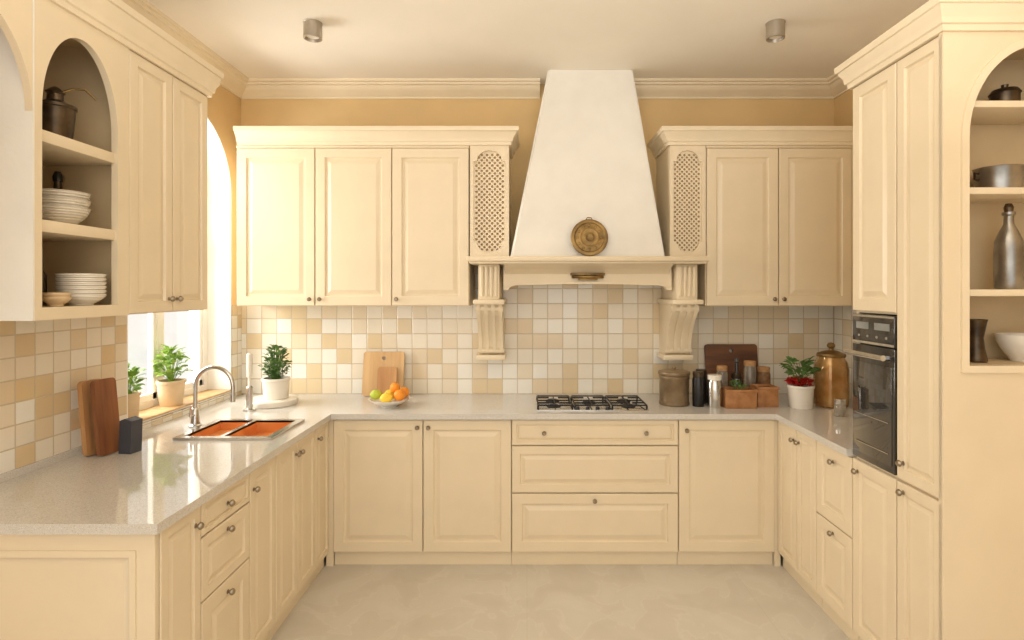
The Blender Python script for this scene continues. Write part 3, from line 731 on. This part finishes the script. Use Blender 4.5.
def crate(x, y, w, d, h, label):
    e = thing('herb_planter', label, 'planter', (x, y, WT))
    b = B(); t = 0.008
    b.box(-w / 2, w / 2, -d / 2, -d / 2 + t, 0, h, 0.002).box(-w / 2, w / 2, d / 2 - t, d / 2, 0, h, 0.002).box(-w / 2, -w / 2 + t, -d / 2 + t, d / 2 - t, 0, h).box(w / 2 - t, w / 2, -d / 2 + t, d / 2 - t, 0, h).box(-w / 2 + t, w / 2 - t, -d / 2 + t, d / 2 - t, 0, 0.01)
    b.box(-w / 2 - 0.004, w / 2 + 0.004, -d / 2 - 0.004, -d / 2, h - 0.016, h, 0.001)
    b.obj('box', 'terra', e)
    B().box(-w / 2 + t, w / 2 - t, -d / 2 + t, d / 2 - t, h - 0.03, h - 0.015).obj('soil', 'soil', e)
    return e
e = crate(1.310, 3.48, 0.19, 0.12, 0.115, 'terracotta rectangular planter box with small herbs')
b = B(); b.bm = foliage(30, 0.05, 0.115, 0.16, 0.03, 31, 0.6); b.obj('foliage', 'leafd', e)
e = crate(1.49, 3.52, 0.13, 0.12, 0.125, 'small brown wooden box filled with dark contents')
# amber jar
e = thing('glass_jar', 'large amber glass jar with metal lid and knob', 'jar', (1.90, 3.50, WT), group='glass spice jars')
B().lathe([(0, 0), (0.085, 0), (0.096, 0.01), (0.1, 0.05), (0.1, 0.23), (0.092, 0.275), (0.078, 0.30), (0.078, 0.31), (0, 0.31)], 40).obj('body', 'amber', e)
B().lathe([(0, 0.31), (0.082, 0.31), (0.084, 0.318), (0.08, 0.33), (0.04, 0.345), (0.014, 0.35), (0.012, 0.36), (0.022, 0.37), (0.024, 0.382), (0.016, 0.394), (0, 0.398)], 40).obj('lid', 'brass', e)
jar('glass_bottle', 'tall clear glass bottle behind amber jar', 2.05, 3.42, 0.035, 0.30, 'glassobj', 'steel', cat='bottle')
jar('glass_jar', 'squat clear jar with steel lid beside oven', 1.80, 3.22, 0.032, 0.10, 'glassobj', 'steel', group='glass spice jars')

# ============================================================ LEFT NICHE CONTENT
s1, s2, s3 = 2.166, 1.866, 1.573
e = thing('brass_pitcher', 'dark straight-sided brass pot with long curved handle', 'pitcher', (-1.71, 2.03, s1))
B().lathe([(0, 0), (0.048, 0), (0.050, 0.006), (0.060, 0.118), (0.064, 0.122), (0.064, 0.132), (0.058, 0.134), (0.04, 0.142), (0.026, 0.15), (0.024, 0.172), (0.03, 0.18), (0.02, 0.19), (0.008, 0.2), (0, 0.202)], 32).obj('body', 'darkmetal', e)
B().tube([(0.02, 0, 0.178), (0.05, 0.02, 0.20), (0.085, 0.03, 0.20), (0.115, 0.045, 0.165)], [0.005, 0.004, 0.004, 0.003], 10).obj('handle', 'brass', e)
def bowlmesh(r, h, ribs=0):
    pr = [(0, 0), (r * 0.5, 0), (r * 0.52, 0.006)]; K = 13
    for i in range(1, K + 1):
        t = i / K; rr = r * (0.52 + 0.48 * math.sin(t * pi / 2)); z = 0.006 + (h - 0.006) * t
        pr.append((rr + (0.0025 if ribs and i % 2 else 0), z))
    pr += [(r - 0.004, h)]
    for i in range(K - 1, 0, -1):
        t = i / K; pr.append((r * (0.52 + 0.48 * math.sin(t * pi / 2)) - 0.004, 0.01 + (h - 0.006) * t))
    pr += [(0, 0.012)]
    b = B(); b.lathe(pr, 40); return b
def stack(n, r, h, step, loc, m, lab, grp, ribs=0):
    e = bowlmesh(r, h, ribs).obj('bowl', m, None, loc, label=lab, category='bowl', group=grp)
    for i in range(1, n):
        c = e.copy(); COL.objects.link(c); c.location = (loc[0], loc[1], loc[2] + i * step)
stack(3, 0.084, 0.065, 0.028, (-1.705, 2.05, s2), 'greyware', 'ribbed greyish ceramic bowl nested on shelf', 'ribbed bowls on middle shelf', 1)
e = thing('oil_bottle', 'small dark bottle with stopper behind bowls', 'bottle', (-1.81, 2.16, s2))
B().lathe([(0, 0), (0.03, 0), (0.032, 0.006), (0.032, 0.12), (0.014, 0.15), (0.012, 0.18), (0, 0.18)], 24).obj('body', 'darkmetal', e)
B().lathe([(0, 0.18), (0.015, 0.18), (0.017, 0.2), (0.01, 0.22), (0, 0.222)], 20).obj('stopper', 'black', e)
stack(6, 0.076, 0.042, 0.015, (-1.680, 2.11, s3), 'white', 'ribbed cream bowl nested in stack on shelf', 'cream bowls on lower shelf', 1)
stack(2, 0.042, 0.032, 0.014, (-1.66, 1.975, s3), 'tanpot', 'small tan stoneware bowl in front of stack', 'small tan bowls', 0)
e = thing('pepper_mill', 'tall slim dark bottle on lower shelf', 'bottle', (-1.775, 2.035, s3))
B().lathe([(0, 0), (0.022, 0), (0.024, 0.005), (0.024, 0.11), (0.012, 0.13), (0.0, 0.13)], 24).obj('body', 'darkmetal', e)
B().lathe([(0, 0.13), (0.012, 0.13), (0.013, 0.15), (0.01, 0.22), (0, 0.23)], 20).obj('cap', 'black', e)

# RIGHT NICHE
t1, t2, t3, t4 = 2.308, 1.998, 1.633, 1.363
e = thing('metal_pot', 'dark bronze lidded pot on top shelf', 'pot', (1.80, 2.11, t1))
B().lathe([(0, 0), (0.04, 0), (0.046, 0.01), (0.046, 0.06), (0, 0.06)], 32).obj('body', 'darkmetal', e)
B().lathe([(0, 0.06), (0.05, 0.06), (0.04, 0.075), (0.01, 0.082), (0.012, 0.094), (0, 0.096)], 32).obj('lid', 'darkmetal', e)
e = thing('cooking_pot', 'polished silver cooking pot with side handles', 'pot', (1.775, 2.11, t2))
B().lathe([(0, 0), (0.066, 0), (0.072, 0.006), (0.075, 0.085), (0.078, 0.09), (0.07, 0.09), (0.066, 0.012), (0, 0.01)], 40).obj('body', 'silver', e)
for sx in (-1, 1):
    B().tube([(sx * 0.074, 0, 0.07), (sx * 0.088, 0, 0.072), (sx * 0.088, 0.0, 0.05), (sx * 0.074, 0, 0.045)], 0.005, 8).obj('handle', 'darkmetal', e)
e = thing('metal_bottle', 'tall antique silver bottle with stopper', 'bottle', (1.815, 2.11, t3))
B().lathe([(0, 0), (0.040, 0), (0.044, 0.01), (0.046, 0.12), (0.043, 0.18), (0.028, 0.22), (0.016, 0.245), (0.015, 0.275), (0.021, 0.28), (0.021, 0.29), (0, 0.29)], 32).obj('body', 'silver', e)
B().lathe([(0, 0.29), (0.013, 0.29), (0.016, 0.308), (0.01, 0.322), (0, 0.324)], 20).obj('stopper', 'darkmetal', e)
e = thing('bronze_cup', 'small dark bronze cup against shelf side', 'cup', (1.60, 2.13, t3))
B().lathe([(0, 0), (0.02, 0), (0.012, 0.02), (0.02, 0.05), (0.026, 0.09), (0.022, 0.09), (0.01, 0.04), (0, 0.035)], 24).obj('body', 'darkmetal', e)
B().lathe([(0, 0), (0.034, 0), (0.036, 0.008), (0.028, 0.05), (0.024, 0.09), (0.034, 0.15), (0.037, 0.158), (0.032, 0.158), (0.02, 0.1), (0, 0.09)], 32).obj('vase', 'darkmetal', None, (1.675, 2.09, t4), label='small dark brown flared vase', category='vase')
bowlmesh(0.088, 0.10).obj('bowl', 'white', None, (1.875, 2.11, t4), label='white ceramic bowl on lowest niche shelf', category='bowl')

# ============================================================ DOWNLIGHTS
e = thing('ceiling_spotlight', 'brushed metal cylinder spotlight mounted on ceiling', 'ceiling light', (-1.155, 3.02, ZC), group='ceiling spotlights')
B().lathe([(0, -0.0), (0.05, -0.0), (0.05, -0.004), (0.048, -0.006), (0.048, -0.085), (0.042, -0.087), (0.038, -0.07), (0, -0.07)], 32).obj('housing', 'nickel', e)
B().lathe([(0, -0.073), (0.034, -0.073), (0.036, -0.0705), (0, -0.0705)], 24).obj('lens', 'white', e)
copy_thing(e, (1.34, 3.02, ZC))

# ============================================================ LIGHT
def area(name, loc, rot, sx, sy, e_, col):
    L = bpy.data.lights.new(name, 'AREA'); L.shape = 'RECTANGLE'; L.size = sx; L.size_y = sy; L.energy = e_; L.color = col
    o = bpy.data.objects.new(name, L); COL.objects.link(o); o.location = loc; o.rotation_euler = rot; return o
area('window_daylight', (-3.3, 3.0, 2.2), (0, -math.radians(78), 0), 2.4, 2.2, 215, (1.0, 0.965, 0.90))
area('ceiling_fill_light', (0.2, 0.7, 2.4), (math.radians(168), 0, 0), 2.4, 1.4, 38, (1.0, 0.95, 0.87))  # unseen upward fill, added to brighten the ceiling
area('rear_fill_light', (-0.6, -1.6, 2.0), (math.radians(88), 0, math.radians(-12)), 3.6, 2.4, 34, (1.0, 0.96, 0.89))  # fill light added behind the camera, not an actual window
w = bpy.data.worlds.new('world'); S.world = w; w.use_nodes = True
bg = w.node_tree.nodes['Background']; bg.inputs[0].default_value = (1.0, 0.965, 0.905, 1); bg.inputs[1].default_value = 1.02

S.view_settings.view_transform = 'Standard'
cd = bpy.data.cameras.new('camera'); cam = bpy.data.objects.new('camera', cd); COL.objects.link(cam)
cam.location = (0, 0, 1.63); cam.rotation_euler = (pi / 2, 0, 0)
cd.sensor_width = 36; cd.lens = 560 / 1024 * 36
cd.shift_x = -15 / 1024; cd.shift_y = -30 / 1024
cd.clip_start = 0.05
S.camera = cam
